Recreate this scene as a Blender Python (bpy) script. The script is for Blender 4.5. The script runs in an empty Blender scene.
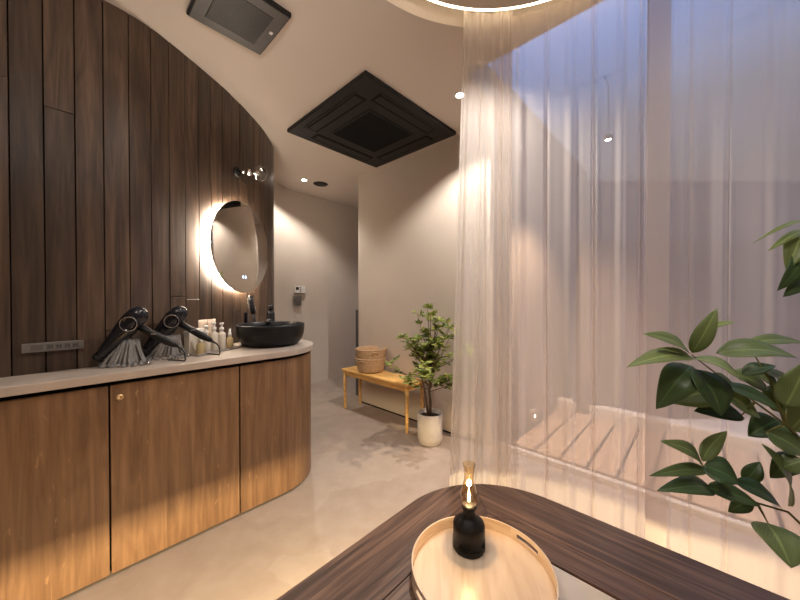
import bpy, bmesh, math, random
from mathutils import Vector, Matrix
PI = math.pi
random.seed(7)
sc = bpy.context.scene
C = sc.collection
HC = 2.485            # ceiling height

# ------------------------------------------------------------ camera, world, lights
cam = bpy.data.cameras.new('camera'); camo = bpy.data.objects.new('camera', cam); C.objects.link(camo)
cam.sensor_width = 36; cam.lens = 317.576 / 800 * 36; cam.clip_start = 0.02
camo.location = (0, 0, 1.15)
camo.rotation_euler = (math.radians(90 - 0.56), 0, math.radians(43.31 - 90))
sc.camera = camo
sc.view_settings.view_transform = 'Standard'; sc.view_settings.look = 'None'
sc.view_settings.gamma = 1; sc.view_settings.use_curve_mapping = False
sc.view_settings.exposure = -0.08
sc.cycles.max_bounces = 10; sc.cycles.transparent_max_bounces = 24
sc.cycles.diffuse_bounces = 4; sc.cycles.sample_clamp_indirect = 6; sc.cycles.caustics_reflective = False

w = bpy.data.worlds.new('dusk_sky'); sc.world = w; w.use_nodes = True
bg = w.node_tree.nodes['Background']; bg.inputs[1].default_value = 1.75
_t = w.node_tree; _tc = _t.nodes.new('ShaderNodeTexCoord'); _sx = _t.nodes.new('ShaderNodeSeparateXYZ'); _cr = _t.nodes.new('ShaderNodeValToRGB')
_t.links.new(_tc.outputs['Generated'], _sx.inputs[0]); _t.links.new(_sx.outputs[2], _cr.inputs[0]); _t.links.new(_cr.outputs[0], bg.inputs[0])
_e = _cr.color_ramp.elements; _e[0].position = .26; _e[0].color = (.125, .115, .125, 1); _e[1].position = .95; _e[1].color = (.32, .50, 1.05, 1)
_m = _e.new(.42); _m.color = (.17, .19, .26, 1); _m = _e.new(.62); _m.color = (.33, .49, .98, 1)

WARM = (1.0, 0.77, 0.44); NEUT = (1.0, 0.93, 0.86)
def light(kind, name, loc, energy, color, target=None, **kw):
    d = bpy.data.lights.new(name, kind); d.energy = energy; d.color = color
    for k, v in kw.items(): setattr(d, k, v)
    o = bpy.data.objects.new(name, d); C.objects.link(o); o.location = loc
    if target is not None:
        o.rotation_euler = (Vector(target) - Vector(loc)).to_track_quat('-Z', 'Y').to_euler()
    return o
def spot(name, x, y, energy, color=NEUT, deg=80, tx=None, ty=None, blend=.35, z=HC - .035, rad=.02):
    return light('SPOT', name, (x, y, z), energy, color, (tx if tx is not None else x, ty if ty is not None else y + 1e-4, 0),
                 spot_size=math.radians(deg), spot_blend=blend, shadow_soft_size=rad)
spot('downlight_by_curtain', 1.81, 1.161, 100, NEUT, 134, blend=.45, rad=.014)
spot('downlight_in_passage', 1.90, 3.295, 62, NEUT, 118, blend=.55)
# downlights of the room outside the frame
spot('downlight_over_room', 0.55, 0.95, 24, NEUT, 150, blend=.8, rad=.05)
spot('downlight_over_room', -0.45, 0.75, 30, NEUT, 150, blend=.8, rad=.05)
spot('downlight_behind_viewer', 0.25, -0.45, 26, NEUT, 150, blend=.8, rad=.06)
light('SPOT', 'added_ceiling_fill', (-.45, -.1, 1.7), 85, NEUT, (.15, 1.15, HC), spot_size=math.radians(75), spot_blend=.9, shadow_soft_size=.05)  # added fill from out of view, only brightens the left ceiling; no floor lamp
light('SPOT', 'outdoor_spot_light', (2.42, .435, 2.14), 270, (1, .74, .50), (2.9, .6, 0), spot_size=math.radians(110), spot_blend=.6, shadow_soft_size=.02)
spot('added_curtain_fill', 0.95, -0.15, 15, NEUT, 150, blend=.8, rad=.03)  # added unseen fill, lifts the curtain front and the broad leaves
# warm led strip under the low table, shining outwards
def strip(name, p0, p1, z, out, energy):
    p0 = Vector(p0); p1 = Vector(p1); m = (p0 + p1) / 2; L = (p1 - p0).length
    o = light('AREA', name, (m.x, m.y, z), energy * L, WARM, (m.x + out[0], m.y + out[1], z - .12), shape='RECTANGLE', size=L, size_y=.018)
    return o
LED = 25.0
strip('led_strip', (-1.0, .62), (.90, .62), .330, (0, 1), LED)
strip('led_strip', (1.105, .45), (1.105, -1.0), .330, (1, 0), LED * .34)
strip('led_strip', (.92, .61), (1.095, .47), .330, (.7, .75), LED * .34)

# ------------------------------------------------------------ materials
def nt(name):
    m = bpy.data.materials.new(name); m.use_nodes = True
    t = m.node_tree; b = t.nodes['Principled BSDF']; return m, t, b
def N(t, typ, **kw):
    n = t.nodes.new(typ)
    for k, v in kw.items():
        if k.startswith('i_'): n.inputs[k[2:].replace('_', ' ')].default_value = v
        else: setattr(n, k, v)
    return n
def plain(name, col, rough=.5, metal=0, bump=0, bscale=200, vary=0, **kw):
    m, t, b = nt(name); b.inputs['Base Color'].default_value = (*col, 1)
    b.inputs['Roughness'].default_value = rough; b.inputs['Metallic'].default_value = metal; b.inputs['Specular IOR Level'].default_value = .25 if max(col) < .05 and rough > .3 else .5
    for k, v in kw.items(): b.inputs[k.replace('_', ' ')].default_value = v
    tc = N(t, 'ShaderNodeTexCoord')
    if vary:
        n = N(t, 'ShaderNodeTexNoise', i_Scale=vary[0], i_Detail=5.0); t.links.new(tc.outputs['Object'], n.inputs['Vector'])
        r = N(t, 'ShaderNodeMapRange'); r.inputs[1].default_value = .3; r.inputs[2].default_value = .7
        r.inputs[3].default_value = 1 - vary[1]; r.inputs[4].default_value = 1 + vary[1]
        t.links.new(n.outputs[0], r.inputs[0])
        mx = N(t, 'ShaderNodeVectorMath', operation='SCALE'); mx.inputs[0].default_value = col
        t.links.new(r.outputs[0], mx.inputs['Scale']); t.links.new(mx.outputs[0], b.inputs['Base Color'])
    if bump:
        n = N(t, 'ShaderNodeTexNoise', i_Scale=bscale, i_Detail=4.0); t.links.new(tc.outputs['Object'], n.inputs['Vector'])
        bp = N(t, 'ShaderNodeBump', i_Strength=bump, i_Distance=.002)
        t.links.new(n.outputs[0], bp.inputs['Height']); t.links.new(bp.outputs[0], b.inputs['Normal'])
    return m
def wood(name, dark, mid, light_, rough=.45, scale=(2.2, 38), rnd=.35, fleck=0, bump=.25, ringy=.5):
    """grain runs along UV.x (metres); the 'rnd' colour attribute shifts each board"""
    m, t, b = nt(name); L = t.links.new
    uv = N(t, 'ShaderNodeUVMap'); at = N(t, 'ShaderNodeAttribute', attribute_name='rnd')
    off = N(t, 'ShaderNodeVectorMath', operation='MULTIPLY_ADD'); off.inputs[1].default_value = (17, 17, 17)
    L(at.outputs['Color'], off.inputs[0]); L(uv.outputs[0], off.inputs[2])
    mp = N(t, 'ShaderNodeMapping'); mp.inputs['Scale'].default_value = (scale[0], scale[1], 1); L(off.outputs[0], mp.inputs[0])
    n1 = N(t, 'ShaderNodeTexNoise', i_Scale=1.0, i_Detail=7.0, i_Roughness=.62, i_Distortion=.6); L(mp.outputs[0], n1.inputs['Vector'])
    mp2 = N(t, 'ShaderNodeMapping'); mp2.inputs['Scale'].default_value = (scale[0] * .45, scale[1] * .22, 1); L(off.outputs[0], mp2.inputs[0])
    n2 = N(t, 'ShaderNodeTexNoise', i_Scale=1.0, i_Detail=3.0, i_Distortion=1.4); L(mp2.outputs[0], n2.inputs['Vector'])
    wv = N(t, 'ShaderNodeMath', operation='MULTIPLY'); wv.inputs[1].default_value = 42; L(n2.outputs[0], wv.inputs[0])
    sn = N(t, 'ShaderNodeMath', operation='SINE'); L(wv.outputs[0], sn.inputs[0])
    ml = N(t, 'ShaderNodeMath', operation='MULTIPLY_ADD'); ml.inputs[1].default_value = .10 * ringy; L(sn.outputs[0], ml.inputs[0]); L(n1.outputs[0], ml.inputs[2])
    cr = N(t, 'ShaderNodeValToRGB'); e = cr.color_ramp.elements
    e[0].position = .32; e[0].color = (*dark, 1); e[1].position = .70; e[1].color = (*light_, 1)
    x = e.new(.5); x.color = (*mid, 1); L(ml.outputs[0], cr.inputs[0])
    val = N(t, 'ShaderNodeMapRange'); val.inputs[3].default_value = 1 - rnd; val.inputs[4].default_value = 1 + rnd
    sx = N(t, 'ShaderNodeSeparateColor'); L(at.outputs['Color'], sx.inputs[0]); L(sx.outputs[1], val.inputs[0])
    sc_ = N(t, 'ShaderNodeVectorMath', operation='SCALE'); L(cr.outputs[0], sc_.inputs[0]); L(val.outputs[0], sc_.inputs['Scale'])
    col = sc_.outputs[0]
    if fleck:
        mp3 = N(t, 'ShaderNodeMapping'); mp3.inputs['Scale'].default_value = (9, 34, 1); L(off.outputs[0], mp3.inputs[0])
        n3 = N(t, 'ShaderNodeTexNoise', i_Scale=1.0, i_Detail=3.0, i_Distortion=2.2); L(mp3.outputs[0], n3.inputs['Vector'])
        fr = N(t, 'ShaderNodeMapRange'); fr.inputs[1].default_value = .66; fr.inputs[2].default_value = .74; L(n3.outputs[0], fr.inputs[0])
        mf = N(t, 'ShaderNodeMath', operation='MULTIPLY'); mf.inputs[1].default_value = fleck; L(fr.outputs[0], mf.inputs[0])
        mx = N(t, 'ShaderNodeMix', data_type='RGBA'); L(mf.outputs[0], mx.inputs[0]); L(col, mx.inputs[6])
        mx.inputs[7].default_value = (light_[0] * 1.8, light_[1] * 1.8, light_[2] * 1.7, 1); col = mx.outputs[2]
    L(col, b.inputs['Base Color'])
    b.inputs['Roughness'].default_value = rough
    if bump:
        bp = N(t, 'ShaderNodeBump', i_Strength=bump, i_Distance=.0015); L(ml.outputs[0], bp.inputs['Height']); L(bp.outputs[0], b.inputs['Normal'])
    return m
def emit(name, col, s):
    m, t, b = nt(name); b.inputs['Base Color'].default_value = (0, 0, 0, 1); b.inputs['Emission Color'].default_value = (*col, 1)
    b.inputs['Emission Strength'].default_value = s; return m
def thin_glass(name, tint=(1, 1, 1), rough=.02, refl=1.0, ior=1.45):
    m, t, b = nt(name); t.nodes.remove(b); L = t.links.new; out = t.nodes['Material Output']
    tr = N(t, 'ShaderNodeBsdfTransparent'); tr.inputs[0].default_value = (*tint, 1)
    gl = N(t, 'ShaderNodeBsdfGlossy'); gl.inputs['Roughness'].default_value = rough
    lw = N(t, 'ShaderNodeLayerWeight'); lw.inputs[0].default_value = .5
    pw = N(t, 'ShaderNodeMath', operation='POWER'); pw.inputs[1].default_value = 4.5; L(lw.outputs['Facing'], pw.inputs[0])
    mu = N(t, 'ShaderNodeMath', operation='MULTIPLY_ADD'); mu.inputs[1].default_value = .85 * refl; mu.inputs[2].default_value = .04 * refl; L(pw.outputs[0], mu.inputs[0])
    mx = N(t, 'ShaderNodeMixShader'); L(mu.outputs[0], mx.inputs[0]); L(tr.outputs[0], mx.inputs[1]); L(gl.outputs[0], mx.inputs[2]); L(mx.outputs[0], out.inputs[0])
    return m
def sheer(name, col, alpha):
    m, t, b = nt(name); t.nodes.remove(b); L = t.links.new; out = t.nodes['Material Output']
    df = N(t, 'ShaderNodeBsdfDiffuse'); df.inputs[0].default_value = (*col, 1)
    tl = N(t, 'ShaderNodeBsdfTranslucent'); tl.inputs[0].default_value = (*col, 1)
    m1 = N(t, 'ShaderNodeMixShader'); m1.inputs[0].default_value = .45; L(df.outputs[0], m1.inputs[1]); L(tl.outputs[0], m1.inputs[2])
    tr = N(t, 'ShaderNodeBsdfTransparent'); tr.inputs[0].default_value = (1, .985, .97, 1)
    # threads cover more of the view where the cloth turns edge-on
    lw = N(t, 'ShaderNodeLayerWeight'); lw.inputs[0].default_value = .35
    mr = N(t, 'ShaderNodeMapRange'); mr.inputs[3].default_value = alpha; mr.inputs[4].default_value = min(1, alpha + .42); L(lw.outputs['Facing'], mr.inputs[0])
    tc = N(t, 'ShaderNodeUVMap'); mp = N(t, 'ShaderNodeMapping'); mp.inputs['Scale'].default_value = (22, 1.2, 1); L(tc.outputs[0], mp.inputs[0])
    ns = N(t, 'ShaderNodeTexNoise', i_Scale=.6, i_Detail=2.0); L(mp.outputs[0], ns.inputs['Vector'])
    ad = N(t, 'ShaderNodeMath', operation='MULTIPLY_ADD'); ad.inputs[1].default_value = .10; L(ns.outputs[0], ad.inputs[0]); L(mr.outputs[0], ad.inputs[2])
    sb = N(t, 'ShaderNodeMath', operation='SUBTRACT', use_clamp=True); sb.inputs[1].default_value = .05; L(ad.outputs[0], sb.inputs[0])
    m2 = N(t, 'ShaderNodeMixShader'); L(sb.outputs[0], m2.inputs[0]); L(tr.outputs[0], m2.inputs[1]); L(m1.outputs[0], m2.inputs[2]); L(m2.outputs[0], out.inputs[0])
    return m
def leafmat(name, c1, c2):
    m, t, b = nt(name); L = t.links.new
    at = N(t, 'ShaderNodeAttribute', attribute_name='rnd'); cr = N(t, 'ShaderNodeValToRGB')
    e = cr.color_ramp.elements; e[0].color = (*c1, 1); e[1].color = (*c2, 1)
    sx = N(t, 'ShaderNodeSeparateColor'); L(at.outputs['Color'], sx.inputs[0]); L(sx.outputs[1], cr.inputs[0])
    uv = N(t, 'ShaderNodeUVMap'); su = N(t, 'ShaderNodeSeparateXYZ'); L(uv.outputs[0], su.inputs[0])
    ab = N(t, 'ShaderNodeMath', operation='ABSOLUTE'); L(su.outputs[1], ab.inputs[0])
    vr = N(t, 'ShaderNodeMapRange'); vr.inputs[1].default_value = .03; vr.inputs[2].default_value = .10; vr.inputs[3].default_value = 1.7; vr.inputs[4].default_value = 1.0
    L(ab.outputs[0], vr.inputs[0])
    # side veins
    ma = N(t, 'ShaderNodeMath', operation='MULTIPLY_ADD'); ma.inputs[1].default_value = -.8; L(ab.outputs[0], ma.inputs[0]); L(su.outputs[0], ma.inputs[2])
    mb = N(t, 'ShaderNodeMath', operation='MULTIPLY'); mb.inputs[1].default_value = 50; L(ma.outputs[0], mb.inputs[0])
    sn = N(t, 'ShaderNodeMath', operation='SINE'); L(mb.outputs[0], sn.inputs[0])
    mc = N(t, 'ShaderNodeMath', operation='MULTIPLY_ADD'); mc.inputs[1].default_value = .08; L(sn.outputs[0], mc.inputs[0]); L(vr.outputs[0], mc.inputs[2])
    s = N(t, 'ShaderNodeVectorMath', operation='SCALE'); L(cr.outputs[0], s.inputs[0]); L(mc.outputs[0], s.inputs['Scale'])
    L(s.outputs[0], b.inputs['Base Color']); b.inputs['Roughness'].default_value = .38
    out = t.nodes['Material Output']; tl = N(t, 'ShaderNodeBsdfTranslucent'); L(s.outputs[0], tl.inputs[0])
    mx = N(t, 'ShaderNodeMixShader'); mx.inputs[0].default_value = .22; L(b.outputs[0], mx.inputs[1]); L(tl.outputs[0], mx.inputs[2]); L(mx.outputs[0], out.inputs[0])
    return m

M = {}
M['plaster'] = plain('plaster', (.54, .46, .385), .85, bump=.12, bscale=60, vary=(2.5, .04))
M['ceiling'] = plain('ceiling_paint', (.60, .525, .46), .9, bump=.05, bscale=120, vary=(1.5, .02))
M['board'] = wood('dark_board', (.034, .020, .013), (.066, .039, .025), (.115, .070, .044), .42, (1.6, 30), .30)
M['veneer'] = wood('cabinet_veneer', (.115, .060, .028), (.18, .097, .046), (.26, .15, .076), .42, (1.6, 26), .08, fleck=.42, bump=.1, ringy=.3)
M['table'] = wood('walnut_stain', (.052, .028, .018), (.115, .064, .044), (.23, .132, .086), .36, (2.0, 55), .18, bump=.35)
M['oak'] = wood('honey_wood', (.64, .34, .09), (.78, .45, .14), (.86, .56, .21), .42, (2.5, 40), .10, bump=.1, ringy=.3)
M['tray'] = wood('birch_ply', (.64, .48, .33), (.72, .565, .41), (.78, .64, .48), .30, (3, 22), .06, bump=.03, ringy=.9)
M['deck'] = wood('deck_wood', (.36, .22, .13), (.46, .30, .19), (.56, .38, .25), .6, (2, 30), .12)
M['black'] = plain('matt_black', (.012, .011, .011), .42, bump=.05, bscale=400)
M['blackgloss'] = plain('gloss_black', (.010, .010, .014), .16, bump=.01)
M['acblack'] = plain('black_panel', (.013, .012, .012), .45, bump=.04, bscale=500)
M['acgrey'] = plain('charcoal_metal', (.075, .068, .066), .42, bump=.04, bscale=500)
M['slot'] = plain('slot_black', (.003, .003, .003), .8, bump=.02)
M['bowl'] = plain('black_ceramic', (.011, .011, .012), .38, bump=.08, bscale=160)
M['chrome'] = plain('chrome', (.75, .73, .70), .14, 1, bump=.01)
M['steel'] = plain('brushed_steel', (.50, .47, .44), .32, 1, bump=.02)
M['brass'] = plain('brass', (.72, .52, .30), .28, 1, bump=.02)
M['slab'] = plain('greige_counter', (.42, .345, .285), .38, bump=.05, bscale=150, vary=(9, .05))
M['white'] = plain('white_plastic', (.72, .70, .66), .4, bump=.02)
M['greyplastic'] = plain('grey_plastic', (.10, .09, .082), .45, bump=.02)
M['greylight'] = plain('grey_outlet', (.15, .13, .115), .45, bump=.02)
M['mirror'] = plain('mirror_glass', (.80, .78, .76), .02, 1, bump=0)
M['glass'] = thin_glass('clear_glass', (.96, .97, .97), .02)
M['windowglass'] = thin_glass('window_glass', (.93, .95, .96), .01, .25)
M['amber'] = thin_glass('amber_glass', (.97, .84, .62), .04, 3.0)
M['globe'] = thin_glass('globe_glass', (.92, .92, .92), .02, 3.0)
M['crystal'] = plain('crystal', (1, .99, .98), .06, Transmission_Weight=.84, IOR=1.45)
M['bottle'] = plain('frosted_bottle', (.80, .72, .60), .35, Transmission_Weight=.25, IOR=1.4, bump=.02)
M['oil'] = plain('golden_oil', (.85, .68, .36), .15, Transmission_Weight=.45, IOR=1.4)
M['tan'] = plain('tan_tube', (.70, .54, .40), .4, bump=.02)
M['traystone'] = plain('grey_tray', (.30, .26, .225), .45, bump=.05, vary=(20, .08))
M['basket'] = plain('woven_paper', (.52, .335, .185), .7, bump=.2, bscale=260, vary=(50, .16))
M['pot'] = plain('grey_beige_pot', (.56, .50, .43), .7, bump=.15, bscale=90, vary=(14, .06))
M['soil'] = plain('soil', (.035, .024, .017), .95, bump=.6, bscale=80, vary=(40, .3))
M['bark'] = plain('bark', (.13, .085, .055), .8, bump=.5, bscale=120, vary=(30, .3))
M['twig'] = plain('green_twig', (.15, .14, .035), .6, bump=.2)
M['leaf'] = leafmat('small_leaf', (.09, .15, .035), (.42, .45, .12))
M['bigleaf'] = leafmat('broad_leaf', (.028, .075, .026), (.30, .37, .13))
M['sheer'] = sheer('sheer_voile', (.82, .735, .68), .54)
M['sheerdense'] = sheer('sheer_voile_gathered', (.86, .79, .73), .58)
M['led'] = emit('led_warm', (1.0, .80, .54), 14)
M['ledmirror'] = emit('led_mirror', (1.0, .84, .66), 110)
M['ledspot'] = emit('led_spot', (1.0, .88, .74), 60)
M['filament'] = emit('filament', (1.0, .66, .30), 22)
M['icon'] = emit('touch_icon', (.55, .75, 1.0), 3)
M['rice'] = plain('cream_inset', (.70, .61, .51), .55, bump=.15, bscale=300, vary=(6, .03))
M['fence'] = plain('terrace_panel', (.15, .11, .09), .8, bump=.1, vary=(3, .12))
M['farwall'] = plain('terrace_wall', (.36, .285, .23), .85, bump=.1, vary=(2, .05))
M['terrwall'] = plain("terrace_side_wall", (.26, .205, .175), .85, bump=.1, vary=(3, .05))
M['kerb'] = plain('pale_kerb', (.62, .54, .47), .7, bump=.1, vary=(8, .05))
# trowelled floor with large faint patches
m, t, b = nt('mortar_floor'); L = t.links.new
tc = N(t, 'ShaderNodeTexCoord'); nz = N(t, 'ShaderNodeTexNoise', i_Scale=3.0, i_Detail=4.0); L(tc.outputs['Object'], nz.inputs['Vector'])
av = N(t, 'ShaderNodeVectorMath', operation='MULTIPLY_ADD'); av.inputs[1].default_value = (.35, .35, 0); L(nz.outputs['Color'], av.inputs[0]); L(tc.outputs['Object'], av.inputs[2])
vo = N(t, 'ShaderNodeTexVoronoi', i_Scale=2.4); L(av.outputs[0], vo.inputs['Vector'])
sp = N(t, 'ShaderNodeSeparateColor'); L(vo.outputs['Color'], sp.inputs[0])
n2 = N(t, 'ShaderNodeTexNoise', i_Scale=9.0, i_Detail=6.0, i_Roughness=.6); L(tc.outputs['Object'], n2.inputs['Vector'])
ad = N(t, 'ShaderNodeMath', operation='MULTIPLY_ADD'); ad.inputs[1].default_value = .32; L(sp.outputs[0], ad.inputs[0]); L(n2.outputs[0], ad.inputs[2])
cr = N(t, 'ShaderNodeValToRGB'); e = cr.color_ramp.elements; e[0].position = .35; e[0].color = (.285, .222, .178, 1); e[1].position = 1.05; e[1].color = (.375, .305, .252, 1)
L(ad.outputs[0], cr.inputs[0]); L(cr.outputs[0], b.inputs['Base Color']); b.inputs['Roughness'].default_value = .52
bp = N(t, 'ShaderNodeBump', i_Strength=.1, i_Distance=.002); L(n2.outputs[0], bp.inputs['Height']); L(bp.outputs[0], b.inputs['Normal'])
M['floor'] = m

# ------------------------------------------------------------ mesh helpers
class MB:
    def __init__(s): s.v = []; s.f = []; s.uv = []; s.r = []; s.rnd = (.5, .5, .5); s.sm = []
    def add(s, vs, fs, uvs=None, smooth=False):
        b = len(s.v); s.v += [tuple(p) for p in vs]
        for i, f in enumerate(fs):
            s.f.append([b + k for k in f]); s.sm.append(smooth)
            s.uv += (uvs[i] if uvs else [(vs[k][0] + vs[k][2] * .7, vs[k][1] + vs[k][2] * .7) for k in f]); s.r += [s.rnd] * len(f)
        return s
    def rand(s): s.rnd = (random.random(), random.random(), random.random()); return s
    def box(s, x0, x1, y0, y1, z0, z1, along='x', rot=0, o=(0, 0, 0)):
        P = [(x, y, z) for x in (x0, x1) for y in (y0, y1) for z in (z0, z1)]
        F = [(0, 1, 3, 2), (4, 6, 7, 5), (0, 4, 5, 1), (2, 3, 7, 6), (0, 2, 6, 4), (1, 5, 7, 3)]
        g = 'xyz'.index(along); U = []
        for f in F:
            pp = [P[k] for k in f]; oth = [a for a in range(3) if a != g]
            U.append([(p[g], p[oth[0]] + p[oth[1]]) for p in pp])
        c, sn = math.cos(rot), math.sin(rot)
        P = [(o[0] + p[0] * c - p[1] * sn, o[1] + p[0] * sn + p[1] * c, o[2] + p[2]) for p in P]
        return s.add(P, F, U)
    def lathe(s, prof, c=(0, 0, 0), n=32, axis=None, smooth=True, close=False, arc=2 * PI):
        vs = []; fs = []; us = []; k = len(prof); full = abs(arc - 2 * PI) < 1e-6
        nn = n if full else n + 1
        for i in range(nn):
            a = arc * i / n
            for (r, z) in prof: vs.append(Vector((r * math.cos(a), r * math.sin(a), z)))
        if axis is not None:
            q = Vector((0, 0, 1)).rotation_difference(Vector(axis)); vs = [q @ v for v in vs]
        vs = [v + Vector(c) for v in vs]
        for i in range(n):
            j = (i + 1) % nn
            for q in range(k - 1 + (1 if close else 0)):
                q2 = (q + 1) % k
                fs.append((i * k + q, j * k + q, j * k + q2, i * k + q2))
                rr = .1; us.append([(rr * 2 * PI * i / n, prof[q][1]), (rr * 2 * PI * (i + 1) / n, prof[q][1]), (rr * 2 * PI * (i + 1) / n, prof[q2][1]), (rr * 2 * PI * i / n, prof[q2][1])])
        return s.add(vs, fs, us, smooth)
    def tube(s, pts, rad, n=8, caps=True):
        pts = [Vector(p) for p in pts]; rs = rad if isinstance(rad, (list, tuple)) else [rad] * len(pts)
        vs = []; fs = []; us = []; ref = None; d = 0; ds = []
        for i, p in enumerate(pts):
            tdir = (pts[min(i + 1, len(pts) - 1)] - pts[max(i - 1, 0)]).normalized()
            if ref is None: ref = tdir.orthogonal().normalized()
            else: ref = (ref - tdir * ref.dot(tdir)); ref = ref.normalized() if ref.length > 1e-6 else tdir.orthogonal().normalized()
            bn = tdir.cross(ref)
            if i: d += (p - pts[i - 1]).length
            ds.append(d)
            for k in range(n): a = 2 * PI * k / n; vs.append(p + (ref * math.cos(a) + bn * math.sin(a)) * rs[i])
        for i in range(len(pts) - 1):
            for k in range(n):
                k2 = (k + 1) % n; fs.append((i * n + k, i * n + k2, (i + 1) * n + k2, (i + 1) * n + k))
                us.append([(ds[i], k * .01), (ds[i], k * .01 + .01), (ds[i + 1], k * .01 + .01), (ds[i + 1], k * .01)])
        if caps:
            fs.append(tuple(reversed(range(n)))); us.append([(0, 0)] * n)
            fs.append(tuple((len(pts) - 1) * n + k for k in range(n))); us.append([(0, 0)] * n)
        return s.add(vs, fs, us, True)
    def prism(s, poly, z0, z1, uvdir=(1, 0), holes=False):
        """vertical prism of a simple polygon, ngon caps; uv: grain along uvdir"""
        n = len(poly); vs = [(x, y, z0) for x, y in poly] + [(x, y, z1) for x, y in poly]
        ux, uy = uvdir; g = lambda p: (p[0] * ux + p[1] * uy, -p[0] * uy + p[1] * ux + p[2])
        fs = [tuple(reversed(range(n))), tuple(range(n, 2 * n))]
        us = [[g(vs[k]) for k in f] for f in fs]
        L = 0
        for i in range(n):
            j = (i + 1) % n; fs.append((i, j, n + j, n + i)); us.append([g(vs[k]) for k in (i, j, n + j, n + i)])
        return s.add(vs, fs, us)
    def wallstrip(s, path, z0, z1, thick=0.0, side=1, vert=True, off=0.0):
        """thick sheet along a 2-D path; uv x = z when vert"""
        nrm = []
        for i in range(len(path)):
            a = path[max(i - 1, 0)]; b_ = path[min(i + 1, len(path) - 1)]
            dx, dy = b_[0] - a[0], b_[1] - a[1]; l = math.hypot(dx, dy) or 1; nrm.append((-dy / l * side, dx / l * side))
        A = [(p[0] + n[0] * off, p[1] + n[1] * off) for p, n in zip(path, nrm)]
        B = [(p[0] + n[0] * (off + thick), p[1] + n[1] * (off + thick)) for p, n in zip(path, nrm)]
        n = len(path); d = [0]
        for i in range(1, n): d.append(d[-1] + math.hypot(path[i][0] - path[i - 1][0], path[i][1] - path[i - 1][1]))
        vs = [(x, y, z) for x, y in A for z in (z0, z1)] + [(x, y, z) for x, y in B for z in (z0, z1)]
        uvv = [(z, dd) for dd in d for z in (z0, z1)] + [(z, dd) for dd in d for z in (z0, z1)]
        if not vert: uvv = [(b2, a2) for a2, b2 in uvv]
        fs = []; o = 2 * n
        for i in range(n - 1):
            a, b2, c, e = 2 * i, 2 * i + 1, 2 * i + 3, 2 * i + 2
            fs += [(a, e, c, b2), (o + a, o + b2, o + c, o + e), (b2, c, o + c, o + b2), (a, o + a, o + e, e)]
        fs += [(0, 1, o + 1, o), (2 * n - 2, o + 2 * n - 2, o + 2 * n - 1, 2 * n - 1)]
        return s.add(vs, fs, [[uvv[k] for k in f] for f in fs])
    def build(s, name, mat, parent=None, bevel=0, seg=2, angle=40, recalc=True, subsurf=0, solid=0):
        me = bpy.data.meshes.new(name); me.from_pydata(s.v, [], s.f)
        me.uv_layers.new(name='UVMap'); me.color_attributes.new('rnd', 'FLOAT_COLOR', 'CORNER')
        uvl = me.uv_layers['UVMap']; ca = me.color_attributes['rnd']
        for i, (u, r) in enumerate(zip(s.uv, s.r)): uvl.data[i].uv = u; ca.data[i].color = (*r, 1)
        me.polygons.foreach_set('use_smooth', s.sm)
        if recalc:
            bm = bmesh.new(); bm.from_mesh(me); bmesh.ops.recalc_face_normals(bm, faces=bm.faces); bm.to_mesh(me); bm.free()
        me.materials.append(mat); o = bpy.data.objects.new(name, me); C.objects.link(o)
        if parent: o.parent = parent
        if solid:
            md = o.modifiers.new('thick', 'SOLIDIFY'); md.thickness = solid; md.offset = 0
        if subsurf:
            md = o.modifiers.new('sub', 'SUBSURF'); md.levels = md.render_levels = subsurf
        if bevel:
            md = o.modifiers.new('bevel', 'BEVEL'); md.width = bevel; md.segments = seg; md.limit_method = 'ANGLE'; md.angle_limit = math.radians(angle)
            md.harden_normals = False
        return o
def thing(name, label, cat, loc=(0, 0, 0), rz=0, group=None):
    o = bpy.data.objects.new(name, None); C.objects.link(o); o.location = loc; o.rotation_euler = (0, 0, rz); o.empty_display_size = .05
    return tag(o, label, cat, group)
def tag(o, label, cat, group=None):
    o['label'] = label; o['category'] = cat
    if group: o['group'] = group
    return o
def struct(o): o['kind'] = 'structure'; return o
def cat2(path, n):
    """Catmull-Rom resample"""
    out = []; P = [path[0]] + list(path) + [path[-1]]
    for i in range(1, len(P) - 2):
        for k in range(n):
            t_ = k / n; p0, p1, p2, p3 = P[i - 1], P[i], P[i + 1], P[i + 2]
            out.append(tuple(.5 * (2 * b_ + (c - a) * t_ + (2 * a - 5 * b_ + 4 * c - d) * t_ ** 2 + (-a + 3 * b_ - 3 * c + d) * t_ ** 3) for a, b_, c, d in zip(p0, p1, p2, p3)))
    out.append(tuple(path[-1])); return out
def arc(cx, cy, r, a0, a1, n):
    return [(cx + r * math.cos(math.radians(a0 + (a1 - a0) * i / n)), cy + r * math.sin(math.radians(a0 + (a1 - a0) * i / n))) for i in range(n + 1)]
def resample(path, step):
    d = [0]
    for i in range(1, len(path)): d.append(d[-1] + math.dist(path[i], path[i - 1]))
    out = []; s_ = 0; j = 0
    while s_ <= d[-1]:
        while j < len(d) - 2 and d[j + 1] < s_: j += 1
        t_ = (s_ - d[j]) / max(d[j + 1] - d[j], 1e-9)
        out.append(tuple(a + (b_ - a) * t_ for a, b_ in zip(path[j], path[j + 1]))); s_ += step
    return out

# ------------------------------------------------------------ room shell
struct(MB().box(-2.3, 2.30, -2.0, 4.2, -.08, 0).build('floor', M['floor']))
DX, DY, R1, R2 = .85, .25, .705, .80       # ceiling disc and the round recess around it
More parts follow.
